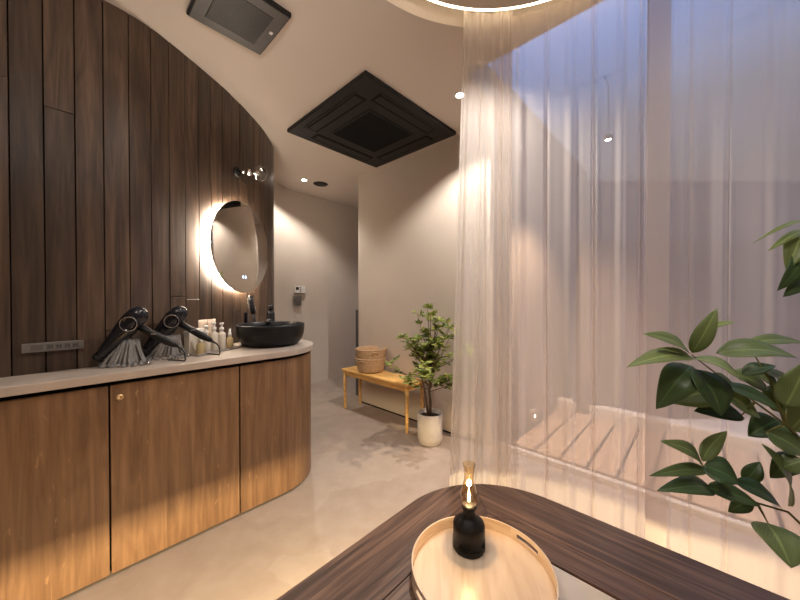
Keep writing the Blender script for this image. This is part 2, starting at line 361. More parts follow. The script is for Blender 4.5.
# ceiling slab with the round hole, and the recess above it
mb = MB(); n = 96; X0, X1, Y0, Y1 = -2.3, 3.6, -2.0, 4.2
X1 = 1.66
ring = []; outer = []
for i in range(n):
    a = 2 * PI * i / n; c, s_ = math.cos(a), math.sin(a)
    k = min(((X1 if c > 0 else X0) - DX) / c if abs(c) > 1e-9 else 1e9, ((Y1 if s_ > 0 else Y0) - DY) / s_ if abs(s_) > 1e-9 else 1e9)
    ring.append((DX + R2 * c, DY + R2 * s_)); outer.append((DX + k * c, DY + k * s_))
vs = [(x, y, HC) for x, y in ring] + [(x, y, HC) for x, y in outer] + [(x, y, HC + .14) for x, y in ring]
fs = []
for i in range(n):
    j = (i + 1) % n
    fs += [(i, j, n + j, n + i), (i, 2 * n + i, 2 * n + j, j)]
fs.append(tuple(2 * n + i for i in range(n)))
# corners of the slab
cs = [(X1, Y1), (X0, Y1), (X0, Y0), (X1, Y0)]
b0 = len(vs); vs += [(x, y, HC) for x, y in cs]
for q, (x, y) in enumerate(cs):
    for i in range(n):
        j = (i + 1) % n; A_, B_ = outer[i], outer[j]
        if abs(A_[0] - B_[0]) > 1e-6 and abs(A_[1] - B_[1]) > 1e-6 and abs(math.atan2(y - DY, x - DX) % (2 * PI) - 2 * PI * (i + .5) / n) < 2 * PI / n: fs.append((n + i, n + j, b0 + q))
mb.add(vs, fs); struct(mb.build('ceiling', M['ceiling'], recalc=False))
struct(MB().box(-2.5, 1.68, -2.2, 4.4, HC + .16, HC + .25).build('ceiling_slab', M['ceiling']))
struct(MB().box(1.66, 2.34, 1.03, 4.2, HC, HC + .20).build('ceiling_strip', M['ceiling']))
struct(MB().box(1.655, 1.68, -2.1, 1.03, HC, HC + .20).box(1.68, 2.34, -2.1, -2.0, HC, HC + .2).build('ceiling_edge', M['ceiling']))
struct(MB().box(1.68, 2.34, -2.0, 1.03, HC + .03, HC + .04).build('window_2', M['windowglass']))
# walls
struct(MB().box(2.24, 2.34, 1.22, 2.60, 0, HC).build('wall_back', M['plaster']))
cpath = [(2.24, 2.70)] + arc(2.36, 2.70, .12, 180, 90, 10) + [(2.60, 2.82)]
mb = MB(); mb.prism(cpath + [(2.60, 2.60), (2.24, 2.60)], 0, HC); struct(mb.build('wall_corner', M['plaster']))
struct(MB().box(1.55, 3.3, 3.75, 3.85, 0, HC).build('wall_passage', M['plaster']))
struct(MB().box(3.2, 3.3, 2.6, 3.75, 0, HC).build('wall_passage_end', M['plaster']))
struct(MB().box(2.30, 3.3, 2.6, 3.80, -.08, 0).build('floor_passage', M['floor']))
struct(MB().box(2.34, 3.3, 2.6, 3.85, HC, HC + .05).build('ceiling_passage', M['ceiling']))
struct(MB().box(-2.4, -2.3, -2.1, 2.2, 0, HC).build('wall_left', M['plaster']))
struct(MB().box(-2.4, 2.34, -2.1, -2.0, 0, HC).build('wall_rear', M['plaster']))
struct(MB().box(2.24, 2.34, -2.0, -1.35, 0, HC).build('wall_beside_window', M['plaster']))
# the curved wall of dark boards
wpts = [(-2.3, 1.955), (-1.6, 1.955), (-.9, 1.955), (-.3, 1.955), (.0, 1.955), (.18, 1.957), (.302, 1.985), (.391, 2.027), (.477, 2.073), (.562, 2.121), (.638, 2.168), (.722, 2.222), (.806, 2.284), (.873, 2.335), (.956, 2.404), (1.099, 2.535), (1.229, 2.68), (1.31, 2.80), (1.35, 2.90), (1.35, 3.02)]
wall = resample(cat2(wpts, 12), .015)
mb = MB(); i = 0; nb = 6
while i < len(wall) - 2:
    seg = wall[i:i + nb + 1]
    if len(seg) < 2: break
    # shrink the ends so that a groove shows between boards
    a, b_ = Vector(seg[0]), Vector(seg[1]); seg[0] = tuple(a + (b_ - a) * .12)
    a, b_ = Vector(seg[-1]), Vector(seg[-2]); seg[-1] = tuple(a + (b_ - a) * .12)
    cuts = [0, random.choice([.55, .98, 1.06, 1.5, 1.9, 2.2]) + random.random() * .1, HC]
    if random.random() < .3: cuts = [0, HC]
    for z0, z1 in zip(cuts[:-1], cuts[1:]):
        mb.rand(); mb.wallstrip(seg, z0 + .0012, z1 - .0012, .018, 1, off=random.uniform(0, .002))
    i += nb
struct(mb.build('wall_boards', M['board'], bevel=.0012, seg=1, angle=50))
struct(MB().wallstrip(wall, 0, HC, .05, 1, off=.019).build('wall_behind_boards', M['slot']))
side = cat2([(1.35, 3.02), (1.37, 3.10), (1.52, 3.36), (1.72, 3.60), (1.98, 3.72), (2.30, 3.749)], 8)
struct(MB().wallstrip(side, 0, HC, .08, 1).build('wall_passage_side', M['plaster']))
struct(MB().wallstrip([(2.224, 1.22), (2.224, 2.70)], 0, .006, .016, -1).build('baseboard_back', M['slot']))

# ------------------------------------------------------------ terrace beyond the glass
struct(MB().box(2.30, 7, -5, 1.5, -.12, -.02).build('floor_terrace', M['kerb']))
g = thing('terrace_deck', 'pale timber deck on the terrace behind the sheer curtains', 'deck', (0, 0, 0))
y = 1.04
while y > -1.9:
    mb = MB().rand(); mb.box(2.36, 3.42, y - .160, y - .010, .0, .03); mb.build('deck_board', M['deck'], g, bevel=.003, seg=1); y -= .168
MB().box(2.36, 3.42, -1.9, 1.03, -.02, .0).build('joists', M['slot'], g)
struct(MB().box(3.44, 3.56, -3.0, 1.05, -.02, .11).build('terrace_kerb', M['kerb'], bevel=.01))
struct(MB().box(2.34, 4.6, 1.06, 1.16, -.02, 2.75).build('terrace_wall_side', M['terrwall']))
struct(MB().box(-.05, .05, -3.2, .35, -.02, 1.70, rot=math.radians(43.5), o=(3.66, .60, 0)).build('terrace_fence', M['fence'], bevel=.004))
struct(MB().box(-.05, .05, -4.2, .9, -.02, 2.6, rot=math.radians(43.5), o=(4.35, 1.25, 0)).build('terrace_wall_far', M['farwall']))
# window: dark slim frame with two panes
wf = MB()
wf.box(2.27, 2.31, 1.18, 1.22, 0, HC).box(2.27, 2.31, -1.35, -1.31, 0, HC).box(2.27, 2.31, -1.31, 1.18, 0, .035)
wo = struct(wf.build('window_1', M['kerb'], bevel=.003))
MB().box(2.287, 2.293, -1.31, 1.18, .035, HC + .030).build('glass_pane', M['windowglass'], wo)
g = thing('outdoor_spotlight', 'tiny bright spotlight hanging outside behind the middle sheer curtain', 'spotlight', (2.42, .435, 2.16))
MB().lathe([(.0, .03), (.022, .03), (.026, 0), (.024, 0), (.020, .024), (0, .024)], n=20).build('shade', M['black'], g)
MB().lathe([(0, .0), (.017, .0), (.017, .012), (0, .012)], (0, 0, .004), 16).build('lens', M['ledspot'], g)
MB().tube([(0, 0, .03), (0, 0, HC + .028 - 2.16), (-.12, 0, HC + .028 - 2.16)], .0018, 8).build('stem', M['black'], g)
# small outdoor lamp low on the side wall
g = thing('deck_light', 'small glowing wall light low beside the timber deck', 'light', (2.80, 1.06, .07))
MB().box(-.07, .07, -.03, 0, 0, .10).build('housing', M['farwall'], g, bevel=.005)
MB().lathe([(0, 0), (.012, 0), (.012, .006), (0, .006)], (-.01, -.031, .05), 12, (0, -1, 0)).build('lens', emit('deck_lamp', (1, .85, .65), 8), g)

# ------------------------------------------------------------ ceiling disc with cove light
g = thing('ceiling_disc', 'round dropped ceiling disc with a warm cove light around its rim', 'ceiling light', (DX, DY, HC))
MB().lathe([(0, 0), (R1 - .01, 0), (R1, .01), (R1, .045), (R1 - .01, .05), (0, .05)], n=96).build('disc', M['ceiling'], g)
MB().lathe([(R1 + .0005, .004), (R1 + .007, .004), (R1 + .007, .010), (R1 + .0005, .010)], n=96, close=True).build('led_ring', M['led'], g)
MB().lathe([(R1 - .052, .05), (R1 - .051, .05), (R1 - .051, .13), (R1 - .052, .13)], n=96, close=True).build('led_mount', M['ceiling'], g)
MB().lathe([(.30, .05), (.34, .05), (.34, .139), (.30, .139)], n=48, close=True).build('hanger', M['slot'], g)

# ------------------------------------------------------------ vanity counter
HT = .84
def offp(d):     # outline of the cabinet front: straight run then the rounded end, set back by d
    r = .31 - d
    return [(-1.6, 1.745 + d), (-.9, 1.745 + d), (-.377, 1.745 + d), (.126, 1.745 + d), (.629, 1.742 + d)] + arc(.868, 2.05, r, -92, 0, 24)
g = thing('vanity_cabinet', 'long walnut veneer vanity cabinet with rounded end against the board wall', 'cabinet')
front = offp(0)
backw = [p for p in wall if p[0] < 1.13]
bk = [(x, y - .004) for x, y in backw if x > -1.6]
MB().prism(offp(.03) + [(1.13, 2.2)] + list(reversed(bk)), .02, HT - .06).build('carcass', M['slot'], g)
MB().prism(offp(.045) + [(1.11, 2.2)] + list(reversed(bk)), 0, .02).build('plinth', M['slot'], g)
def seg_between(path, x0, x1):
    p = resample(path, .01); return [q for q in p if x0 <= q[0] <= x1 and q[1] < 2.0]
for q, (x0, x1) in enumerate([(-1.38, -.883), (-.877, -.38), (-.374, .123), (.129, .626)]):
    mb = MB(); mb.rnd = (.13 * q + .1, .5 + .1 * q, .5)
    o = mb.wallstrip([(x0, 1.745), ((x0 + x1) / 2, 1.7445), (x1, 1.7435)], .014, HT - .052, .018, 1).build('door', M['veneer'], g, bevel=.0015, seg=1)
    if q == 3:
        MB().lathe([(0, 0), (.011, 0), (.0125, -.0015), (.0125, -.004), (.009, -.006), (.003, -.006), (.003, -.004), (0, -.004)][::-1], (.158, 1.7435, HT - .105), 20, (0, 1, 0)).build('lock', M['brass'], o)
mb = MB(); mb.rnd = (.7, .55, .5)
endp = [(.632, 1.742)] + arc(.868, 2.05, .31, -92, 25, 30) + [(1.148, 2.22), (1.147, 2.50)]
mb.wallstrip(endp, .014, HT - .052, .018, 1).build('curved_end_panel', M['veneer'], g, bevel=.0015, seg=1)
# worktop
top = [(-1.6, 1.728), (.126, 1.728), (.629, 1.726)] + arc(.868, 2.05, .327, -92, 20, 26) + [(1.193, 2.22), (1.188, 2.58)]
bw = [(x, y - .003) for x, y in wall if -1.6 < x < 1.155]
o = MB().prism(top + list(reversed(bw)), HT - .034, HT).build('worktop', M['slab'], bevel=.003)
tag(o, 'thin greige worktop with rounded end on the walnut vanity', 'countertop')

# washbasin
g = thing('wash_basin', 'round matt black vessel basin near the rounded end of the worktop', 'basin', (.93, 2.03, HT))
pr = [(0, .004), (.135, .004), (.14, 0), (.15, 0), (.165, .006), (.190, .035), (.203, .075), (.207, .118), (.207, .132), (.204, .136), (.200, .132), (.197, .10), (.185, .06), (.16, .03), (.10, .017), (.0, .014)]
MB().lathe(pr, n=64).build('basin_bowl', M['bowl'], g)
MB().lathe([(0, .0), (.022, .0), (.024, .004), (.018, .006), (0, .006)], (0, 0, .0145), 24).build('drain', M['chrome'], g)
# faucet: black spout reaching over the basin
g = thing('basin_tap', 'tall black tap standing behind the black basin at the board wall', 'tap', (1.050, 2.300, HT))
MB().lathe([(0, 0), (.032, 0), (.032, .005), (.028, .008), (.028, .185), (.024, .200), (.013, .205), (.013, .214), (0, .214)], n=28).build('tap_body', M['black'], g)
MB().tube([(0, 0, .128), (-.035, -.055, .138), (-.07, -.12, .140), (-.083, -.142, .128)], [.016, .016, .015, .012], 14).build('spout', M['black'], g)
MB().lathe([(0, 0), (.018, 0), (.020, .004), (.018, .030), (.012, .036), (0, .036)], (0, 0, .2145), 20).tube([(0, 0, .24), (-.02, -.03, .243)], .005, 8).build('lever', M['black'], g)
g = thing('hair_brush', 'dark round hair brush standing upright behind the black basin', 'brush', (.925, 2.272, HT))
MB().lathe([(0, 0), (.026, 0), (.028, .002), (.028, .10), (.025, .10), (.025, .004), (0, .004)], n=20).build('cup', M['white'], g)
MB().tube([(.006, 0, .008), (.0, .0, .12), (-.008, .006, .19)], [.006, .007, .010], 10).build('brush_handle', M['black'], g)
MB().tube([(-.008, .006, .188), (-.010, .007, .20), (-.026, .018, .305), (-.028, .020, .32)], [.010, .018, .018, .010], 14).build('brush_head', M['blackgloss'], g)
mb = MB()
for k in range(9):
    for a in range(8):
        f = .08 + .84 * k / 8; c = Vector((-.010, .007, .20)).lerp(Vector((-.026, .018, .305)), f); an = 2 * PI * (a + .5 * (k % 2)) / 8
        d = Vector((math.cos(an), math.sin(an), .15)); mb.tube([c + d * .015, c + d * .024], .0012, 4)
mb.build('bristles', M['steel'], g)
g = thing('comb', 'slim dark comb standing left of the round brush behind the basin', 'comb', (.845, 2.230, HT))
MB().box(-.004, .004, -.002, .002, .0, .205).box(-.011, .011, -.002, .002, .10, .205).build('comb_body', M['blackgloss'], g, bevel=.001, seg=1)
g = thing('styling_stick', 'thin dark stick standing between comb and round brush', 'stick', (.872, 2.248, HT))
MB().tube([(0, 0, 0), (.004, .004, .19)], [.004, .003], 8).build('stick_shaft', M['black'], g)

# mirror
MA = math.radians(36)
g = thing('round_mirror', 'round backlit mirror glowing on the curved board wall', 'mirror', (.832, 2.245, 1.482), MA)
MB().lathe([(0, 0), (.300, 0), (.304, .002), (.304, .010), (.300, .012), (0, .012)], (0, 0, 0), 96, (0, -1, 0)).build('mirror_glass', M['mirror'], g)
MB().lathe([(0, 0), (.285, 0), (.285, .022), (0, .022)], (0, .024, 0), 64, (0, -1, 0)).build('housing', M['steel'], g)
MB().lathe([(.268, 0), (.287, 0), (.287, .018), (.268, .018)], (0, .043, 0), 96, (0, -1, 0), close=True).build('led_ring', M['ledmirror'], g)
for x in (-.012, .016):
    MB().box(x - .007, x + .007, -.0135, -.0122, -.207, -.193).box(x - .003, x + .003, -.0135, -.0122, -.193, -.188).build('touch_icon', M['icon'], g)
# wall sconce, unlit clear globe
g = thing('wall_sconce', 'unlit wall lamp with clear glass globe above the round mirror', 'wall lamp', (.800, 2.262, 1.985), MA)
MB().lathe([(0, 0), (.032, 0), (.034, .004), (.034, .018), (.028, .022), (0, .022)], (0, .0, 0), 28, (0, -1, 0)).build('wall_plate', M['black'], g)
MB().tube([(0, -.02, 0), (0, -.05, 0), (.01, -.07, .0)], .008, 10).lathe([(0, 0), (.019, 0), (.021, .03), (.017, .034), (0, .034)], (.01, -.065, 0), 20, (.35, -.93, 0)).build('arm', M['chrome'], g)
MB().lathe([(.016, .0)] + [(.052 * math.sin(a), .048 - .052 * math.cos(a)) for a in [.35 + k * (PI - .35) / 14 for k in range(15)]], (.024, -.095, 0), 28, (.35, -.93, 0)).build('globe', M['globe'], g)
MB().lathe([(0, 0), (.008, .0), (.009, .012), (.016, .03), (.014, .045), (0, .052)], (.026, -.10, 0), 18, (.35, -.93, 0)).build('bulb', M['chrome'], g)

# outlet strip on the boards
g = thing('outlet_strip', 'long grey outlet strip on the board wall above the worktop', 'outlet', (-.027, 1.951, .945))
MB().box(-.088, .088, -.008, 0, -.0185, .0185).build('cover_plate', M['greylight'], g, bevel=.002)
for k, (x, w_) in enumerate([(-.047, .032), (-.010, .020), (.014, .020), (.038, .020), (.062, .020)]):
    MB().box(x - w_ / 2, x + w_ / 2, -.0095, -.008, -.011, .011).build('socket', M['greyplastic'], g, bevel=.001, seg=1)
    if k: MB().box(x - .005, x - .003, -.0098, -.0094, -.004, .005).box(x + .003, x + .005, -.0098, -.0094, -.004, .005).build('socket_slot', M['slot'], g)

# ------------------------------------------------------------ hair dryers on crystal stands
def dryer(ox, oy, label_d, label_s, first):
    g = thing('hair_dryer', label_d, 'hair dryer', (ox, oy, HT), math.radians(-24), group='black hair dryers on crystal stands')
    return g
def barrel(mb, pts, rad, wy, n=20):
    """tube in the x-z plane with elliptical section: rad in plane, wy across"""
    vs = []; fs = []
    for i, p in enumerate(pts):
        a = Vector(pts[max(i - 1, 0)]); b_ = Vector(pts[min(i + 1, len(pts) - 1)]); td = (b_ - a).normalized(); up = Vector((-td.z, 0, td.x))
        for k in range(n):
            q = 2 * PI * k / n; vs.append(Vector(p) + up * math.cos(q) * rad[i] + Vector((0, 1, 0)) * math.sin(q) * wy[i])
    for i in range(len(pts) - 1):
        for k in range(n):
            k2 = (k + 1) % n; fs.append((i * n + k, i * n + k2, (i + 1) * n + k2, (i + 1) * n + k))
    fs += [tuple(range(n)), tuple((len(pts) - 1) * n + k for k in range(n))]
    return mb.add(vs, fs, None, True)
def make_dryer(label):
    g = thing('hair_dryer', label, 'hair dryer', (0, 0, 0))
    D = Vector((.60, 0, .80)).normalized()         # axis from nozzle to back
    p0 = Vector((-.135, 0, .040))
    L_ = [0, .02, .07, .12, .16, .20, .24, .262, .272]
    b_ = barrel(MB(), [tuple(p0 + D * l) for l in L_], [.021, .023, .030, .036, .041, .044, .040, .028, .010], [.026, .028, .032, .035, .037, .037, .033, .022, .008]).build('barrel', M['blackgloss'], g)
    barrel(MB(), [tuple(p0 + D * l) for l in (-.006, .004, .012)], [.023, .0245, .0235], [.028, .0295, .029]).build('nozzle', M['black'], g)
    hc = p0 + D * .192 + Vector((.004, 0, -.004))
    MB().lathe([(0, .030), (.018, .031), (.024, .034), (.0305, .040), (.035, .040), (.036, .036), (.036, .0), (0, .0)], tuple(hc), 36, (0, -1, 0)).build('side_disc', M['blackgloss'], g)
    MB().lathe([(.029, .0405), (.031, .0425), (.033, .0405), (.031, .039)], tuple(hc), 36, (0, -1, 0), close=True).build('chrome_ring', M['chrome'], g)
    MB().lathe([(0, .0335), (.021, .0325), (.021, .031), (0, .031)], tuple(hc), 28, (0, -1, 0)).build('disc_grille', M['greyplastic'], g)
    h0 = hc + Vector((.024, 0, -.012))
    hp = [h0, h0 + Vector((.035, 0, -.026)), h0 + Vector((.073, 0, -.052)), h0 + Vector((.105, 0, -.074)), h0 + Vector((.135, 0, -.093)), h0 + Vector((.146, 0, -.101))]
    hd = barrel(MB(), [tuple(p) for p in hp], [.017, .015, .0175, .018, .013, .006], [.016, .014, .016, .016, .012, .006]).build('grip', M['black'], g)
    MB().box(-.010, .010, -.019, -.015, -.003, .003, o=tuple(h0 + Vector((.06, 0, -.038)))).build('switch', M['chrome'], hd, bevel=.001, seg=1)
    zc = hp[-1]
    MB().tube([tuple(zc), tuple(zc + Vector((.018, 0, -.012))), tuple(zc + Vector((.030, .0, -.030))), (zc.x + .034, 0, .012), (zc.x + .030, .006, .0045), (zc.x + .0, .03, .0045), (zc.x - .05, .06, .0045)], [.005, .004, .0032, .003, .003, .003, .003], 8).build('cord', M['black'], g)
    return g
def make_stand(label):
    g = thing('crystal_stand', label, 'stand', (0, 0, 0))
    mb = MB(); rg = random.Random(3)
    cx = -.028; zt = .118
    for k in range(34):
        a = 2 * PI * k / 34 + rg.uniform(-.06, .06)
        r0, r1 = .028 + rg.uniform(-.003, .003), .062 + rg.uniform(-.006, .012)
        pts = []
        for q in range(6):
            f = q / 5; r = r0 + (r1 - r0) * f ** 1.4; pts.append((cx + 1.25 * r * math.cos(a) - .014 * f, r * .62 * math.sin(a), zt * (1 - f) + .010 * f))
        mb.tube(pts, [.0028, .0036, .003, .0036, .0042, .005], 6)
    mb.build('glass_strands', M['crystal'], g)
    mb = MB()
    for k in range(26):
        a = 2 * PI * k / 26; r = .066 + rg.uniform(-.006, .010)
        mb.lathe([(0, -.008), (.006, -.006), (.009, 0), (.006, .006), (0, .009)], (cx - .014 + 1.25 * r * math.cos(a), r * .62 * math.sin(a), .0085), 8)
    mb.build('glass_base', M['crystal'], g)
    return g
def copy_tree(o, parent=None):
    c = o.copy(); C.objects.link(c); c.parent = parent
    for ch in list(o.children): copy_tree(ch, c)
    return c
d1 = make_dryer('black hair dryer on crystal stand, nearer the grey outlet strip')
s1 = make_stand('splash shaped crystal stand under the left hair dryer')
d2 = copy_tree(d1); s2 = copy_tree(s1)
d2['label'] = 'black hair dryer on crystal stand, nearer the cosmetic bottles'; s2['label'] = 'splash shaped crystal stand under the right hair dryer'
for o, (x, y), gr in ((d1, (.228, 1.862), 'hair dryers on the worktop'), (s1, (.228, 1.862), 'crystal dryer stands'), (d2, (.398, 1.925), 'hair dryers on the worktop'), (s2, (.398, 1.925), 'crystal dryer stands')):
    o.location = (x, y, HT); o.rotation_euler = (0, 0, math.radians(-26)); o['group'] = gr

# cosmetics tray
TX, TY, TR = .588, 2.022, math.radians(27)
g = thing('cosmetics_tray', 'flat grey tray holding cosmetic bottles beside the basin', 'tray', (TX, TY, HT), TR)
MB().box(-.155, .145, -.068, .068, 0, .006).box(-.155, .145, -.068, -.063, .006, .012).box(-.155, .145, .063, .068, .006, .012).box(-.155, -.15, -.063, .063, .006, .012).box(.14, .145, -.063, .063, .006, .012).build('tray_body', M['traystone'], g, bevel=.0015, seg=1)
KS = 1.32
def on_tray(x, y): x *= KS; y *= KS; c, s_ = math.cos(TR), math.sin(TR); return (TX + x * c - y * s_, TY + x * s_ + y * c, HT + .0062)
def pump_bottle(x, y, label, mat, h=.085, r=.016):
    g = thing('pump_bottle', label, 'bottle', on_tray(x, y), group='cosmetic bottles on the grey tray'); g.scale = (KS, KS, KS)
    MB().lathe([(0, 0), (r - .002, 0), (r, .003), (r, h * .78), (r * .9, h * .86), (r * .45, h * .92), (r * .45, h), (0, h)], n=20).build('bottle_body', mat, g)
    MB().lathe([(0, 0), (r * .6, 0), (r * .6, .012), (r * .25, .014), (r * .25, .024), (r * .5, .026), (r * .5, .034), (0, .034)], (0, 0, h), 14).tube([(0, 0, h + .030), (-.012, -.012, h + .030)], .003, 6).build('pump', M['white'], g)
def drop_bottle(x, y, label, h=.05, r=.014):
    g = thing('dropper_bottle', label, 'bottle', on_tray(x, y), group='cosmetic bottles on the grey tray'); g.scale = (KS, KS, KS)
    MB().lathe([(0, 0), (r - .002, 0), (r, .003), (r, h * .8), (r * .5, h), (0, h)], n=20).build('bottle_body', M['oil'], g)
    MB().lathe([(0, 0), (r * .55, 0), (r * .55, .014), (r * .35, .018), (r * .3, .034), (0, .036)], (0, 0, h), 14).build('dropper', M['white'], g)
def carton(x, y, label, w_, d_, h_):
    g = thing('cosmetic_carton', label, 'carton', on_tray(x, y), TR, group='pale cartons on the grey tray'); g.scale = (KS, KS, KS)
    MB().box(-w_ / 2, w_ / 2, -d_ / 2, d_ / 2, 0, h_).build('carton_body', M['bottle'], g, bevel=.002)
    MB().box(-w_ / 2 - .0006, w_ / 2 + .0006, -d_ / 2 - .0006, d_ / 2 + .0006, h_ * .86, h_ + .001).build('lid', M['white'], g, bevel=.001, seg=1)
def tube_(x, y, label):
    g = thing('cream_tube', label, 'tube', on_tray(x, y), TR, group='tan cream tubes on the grey tray'); g.scale = (KS, KS, KS)
    vs = []; fs = []; n = 16
    MB().lathe([(0, 0), (.012, 0), (.013, .002), (.013, .022), (0, .022)], n=20).build('cap', M['white'], g)
    lv = [(.022, .013, .013), (.028, .017, .016), (.07, .019, .011), (.110, .021, .003), (.132, .022, .0018)]
    for z, a, b_ in lv:
        for k in range(n): vs.append((a * math.cos(2 * PI * k / n), b_ * math.sin(2 * PI * k / n), z))
    for i in range(len(lv) - 1):
        for k in range(n): fs.append((i * n + k, i * n + (k + 1) % n, (i + 1) * n + (k + 1) % n, (i + 1) * n + k))
    fs += [tuple(range(n)), tuple((len(lv) - 1) * n + k for k in range(n))]
    MB().add(vs, fs, None, True).build('tube_body', M['tan'], g)
carton(-.100, .010, 'pale carton at the tray end nearest the hair dryers', .034, .028, .092)
carton(-.062, .020, 'pale carton next to the cream tubes, second on the tray', .036, .028, .098)
tube_(-.022, .034, 'tan cream tube behind the bottles, left one'); tube_(.022, .034, 'tan cream tube behind the bottles, right one')
pump_bottle(-.058, -.024, 'white pump bottle in front of the pale cartons', M['bottle'], .078)
pump_bottle(-.010, -.014, 'white pump bottle in front of the left tan tube', M['bottle'], .088)
pump_bottle(.034, -.010, 'white pump bottle in front of the right tan tube', M['bottle'], .082)
drop_bottle(.074, -.016, 'small golden dropper bottle at the tray end nearest the basin')
drop_bottle(-.090, -.030, 'small golden dropper bottle partly hidden by the hair dryer grip', .045)

# ------------------------------------------------------------ passage wall fittings
g = thing('thermostat', 'white wall controller with dark display beside the passage', 'controller', (2.05, 3.716, 1.245), math.radians(5))
MB().box(-.055, .045, -.018, 0, -.045, .045).build('housing', M['white'], g, bevel=.003)
MB().box(-.042, .0, -.0195, -.018, -.006, .030).build('display', M['slot'], g)
MB().box(.047, .10, -.014, 0, -.045, .045).build('side_cover', M['white'], g, bevel=.002)
for k in range(3): MB().box(.012, .034, -.0195, -.018, -.03 + k * .024, -.016 + k * .024).build('button', M['greylight'], g)
g = thing('light_switch', 'grey six-gang switch plate under the white wall controller', 'switch', (2.035, 3.712, 1.105), math.radians(5))
MB().box(-.06, .06, -.010, 0, -.06, .06).build('plate', M['greylight'], g, bevel=.002)
for i_ in range(3):
    for j_ in range(2): MB().box(-.048 + i_ * .034, -.020 + i_ * .034, -.013, -.010, -.045 + j_ * .048, -.005 + j_ * .048).build('rocker', M['greyplastic'], g, bevel=.001, seg=1)
# low dark door leaf in the passage mouth
g = thing('swing_gate', 'dark low gate leaf seen edge-on in the passage behind the wall corner', 'gate', (0, 0, 0))
MB().box(2.325, 2.353, 2.822, 2.90, .012, 1.0).build('gate_leaf', M['acgrey'], g, bevel=.002)

# downlights
def downlight(x, y, label):
    g = thing('downlight', label, 'downlight', (x, y, HC), group='recessed ceiling downlights')
    MB().lathe([(.026, 0), (.040, 0), (.040, -.003), (.036, -.005), (.026, -.003)], n=28, close=True).build('trim_ring', M['white'], g)
    MB().lathe([(0, -.001), (.024, -.001), (.024, -.0025), (0, -.0025)], n=24).build('lens', M['ledspot'], g)
downlight(1.81, 1.161, 'small bright ceiling downlight at the curtain edge beside the air conditioner')
downlight(1.90, 3.295, 'small bright ceiling downlight near the passage end wall')
g = thing('ceiling_speaker', 'round black ceiling speaker beside the passage downlight', 'speaker', (2.10, 3.27, HC))
MB().lathe([(0, -.008), (.06, -.008), (.075, -.006), (.085, 0), (0, 0)], n=36).build('speaker_cover', M['acblack'], g)
# air conditioner cassette
g = thing('ceiling_air_conditioner', 'large square black four-way ceiling air conditioner', 'air conditioner', (1.705, 1.912, HC))
S = .478
MB().box(-S, S, -S, S, -.030, 0).build('panel', M['acblack'], g, bevel=.006)
MB().box(-.235, .235, -.235, .235, -.036, -.030).build('intake_frame', M['acblack'], g, bevel=.003)
mb = MB()
for k in range(22): mb.box(-.215, .215, -.213 + k * .0198, -.205 + k * .0198, -.0395, -.036)
MB().box(-.222, .222, -.222, .222, -.0375, -.036).build('intake_recess', M['slot'], g)
mb.build('intake_grille', M['slot'], g)
for k in range(4):
    a = k * PI / 2
    def R(mb_): return mb_
    MB().box(-.30, .30, .315, .405, -.0315, -.030, rot=a).build('air_outlet', M['slot'], g)
    MB().box(-.285, .285, .335, .40, -.036, -.0318, rot=a).build('louvre', M['acblack'], g, bevel=.002, seg=1)
    MB().box(-.31, .31, .410, .425, -.034, -.030, rot=a).build('outlet_lip', M['acblack'], g, bevel=.001, seg=1)
# ventilation panel, upper left
g = thing('ceiling_exhaust_fan', 'dark grey square ceiling vent panel with fine grille above the board wall', 'vent', (.574, 1.575, HC))
MB().box(-.172, .172, -.172, .172, -.022, 0).build('panel', M['acblack'], g, bevel=.004)
MB().box(-.165, .165, -.165, .165, -.028, -.022).build('face_frame', M['acgrey'], g, bevel=.003)
MB().box(-.112, .112, -.112, .112, -.0295, -.028).build('grille_backing', M['slot'], g)
mb = MB()
for k in range(28): mb.box(-.110, .110, -.110 + k * .008, -.1065 + k * .008, -.0315, -.0295)
mb.build('grille', M['acgrey'], g)
MB().box(.135, .150, -.03, -.012, -.029, -.028).build('indicator', M['white'], g)
MB().lathe([(0, 0), (.004, 0), (.004, -.002), (0, -.002)], (.14, .03, -.028), 12).build('sensor', M['greylight'], g)

# ------------------------------------------------------------ bench with baskets
BX0, BX1, BY0, BY1, BH = 1.965, 2.215, 1.765, 2.685, .410
g = thing('wooden_bench', 'honey coloured wooden bench against the plaster wall', 'bench', (2.09, 2.225, 0))
bx, by = .125, .46
for k in range(3):
    MB().rand().box(-bx + k * .0835, -bx + k * .0835 + .081, -by, by, BH - .020, BH, along='y').build('seat_slat', M['oak'], g, bevel=.003)
for sx in (-1, 1):
    MB().rand().box(sx * .105 - .009, sx * .105 + .009, -.42, .42, BH - .062, BH - .0205, along='y').build('apron', M['oak'], g, bevel=.002)
for sy in (-1, 1):
    MB().rand().box(-.095, .095, sy * .425 - .009, sy * .425 + .009, BH - .062, BH - .0205).build('end_rail', M['oak'], g, bevel=.002)
    for sx in (-1, 1):
        MB().rand().lathe([(0, 0), (.011, 0), (.0125, .003), (.0175, BH - .021), (0, BH - .021)], (sx * .10, sy * .430, 0), 20).build('leg', M['oak'], g)
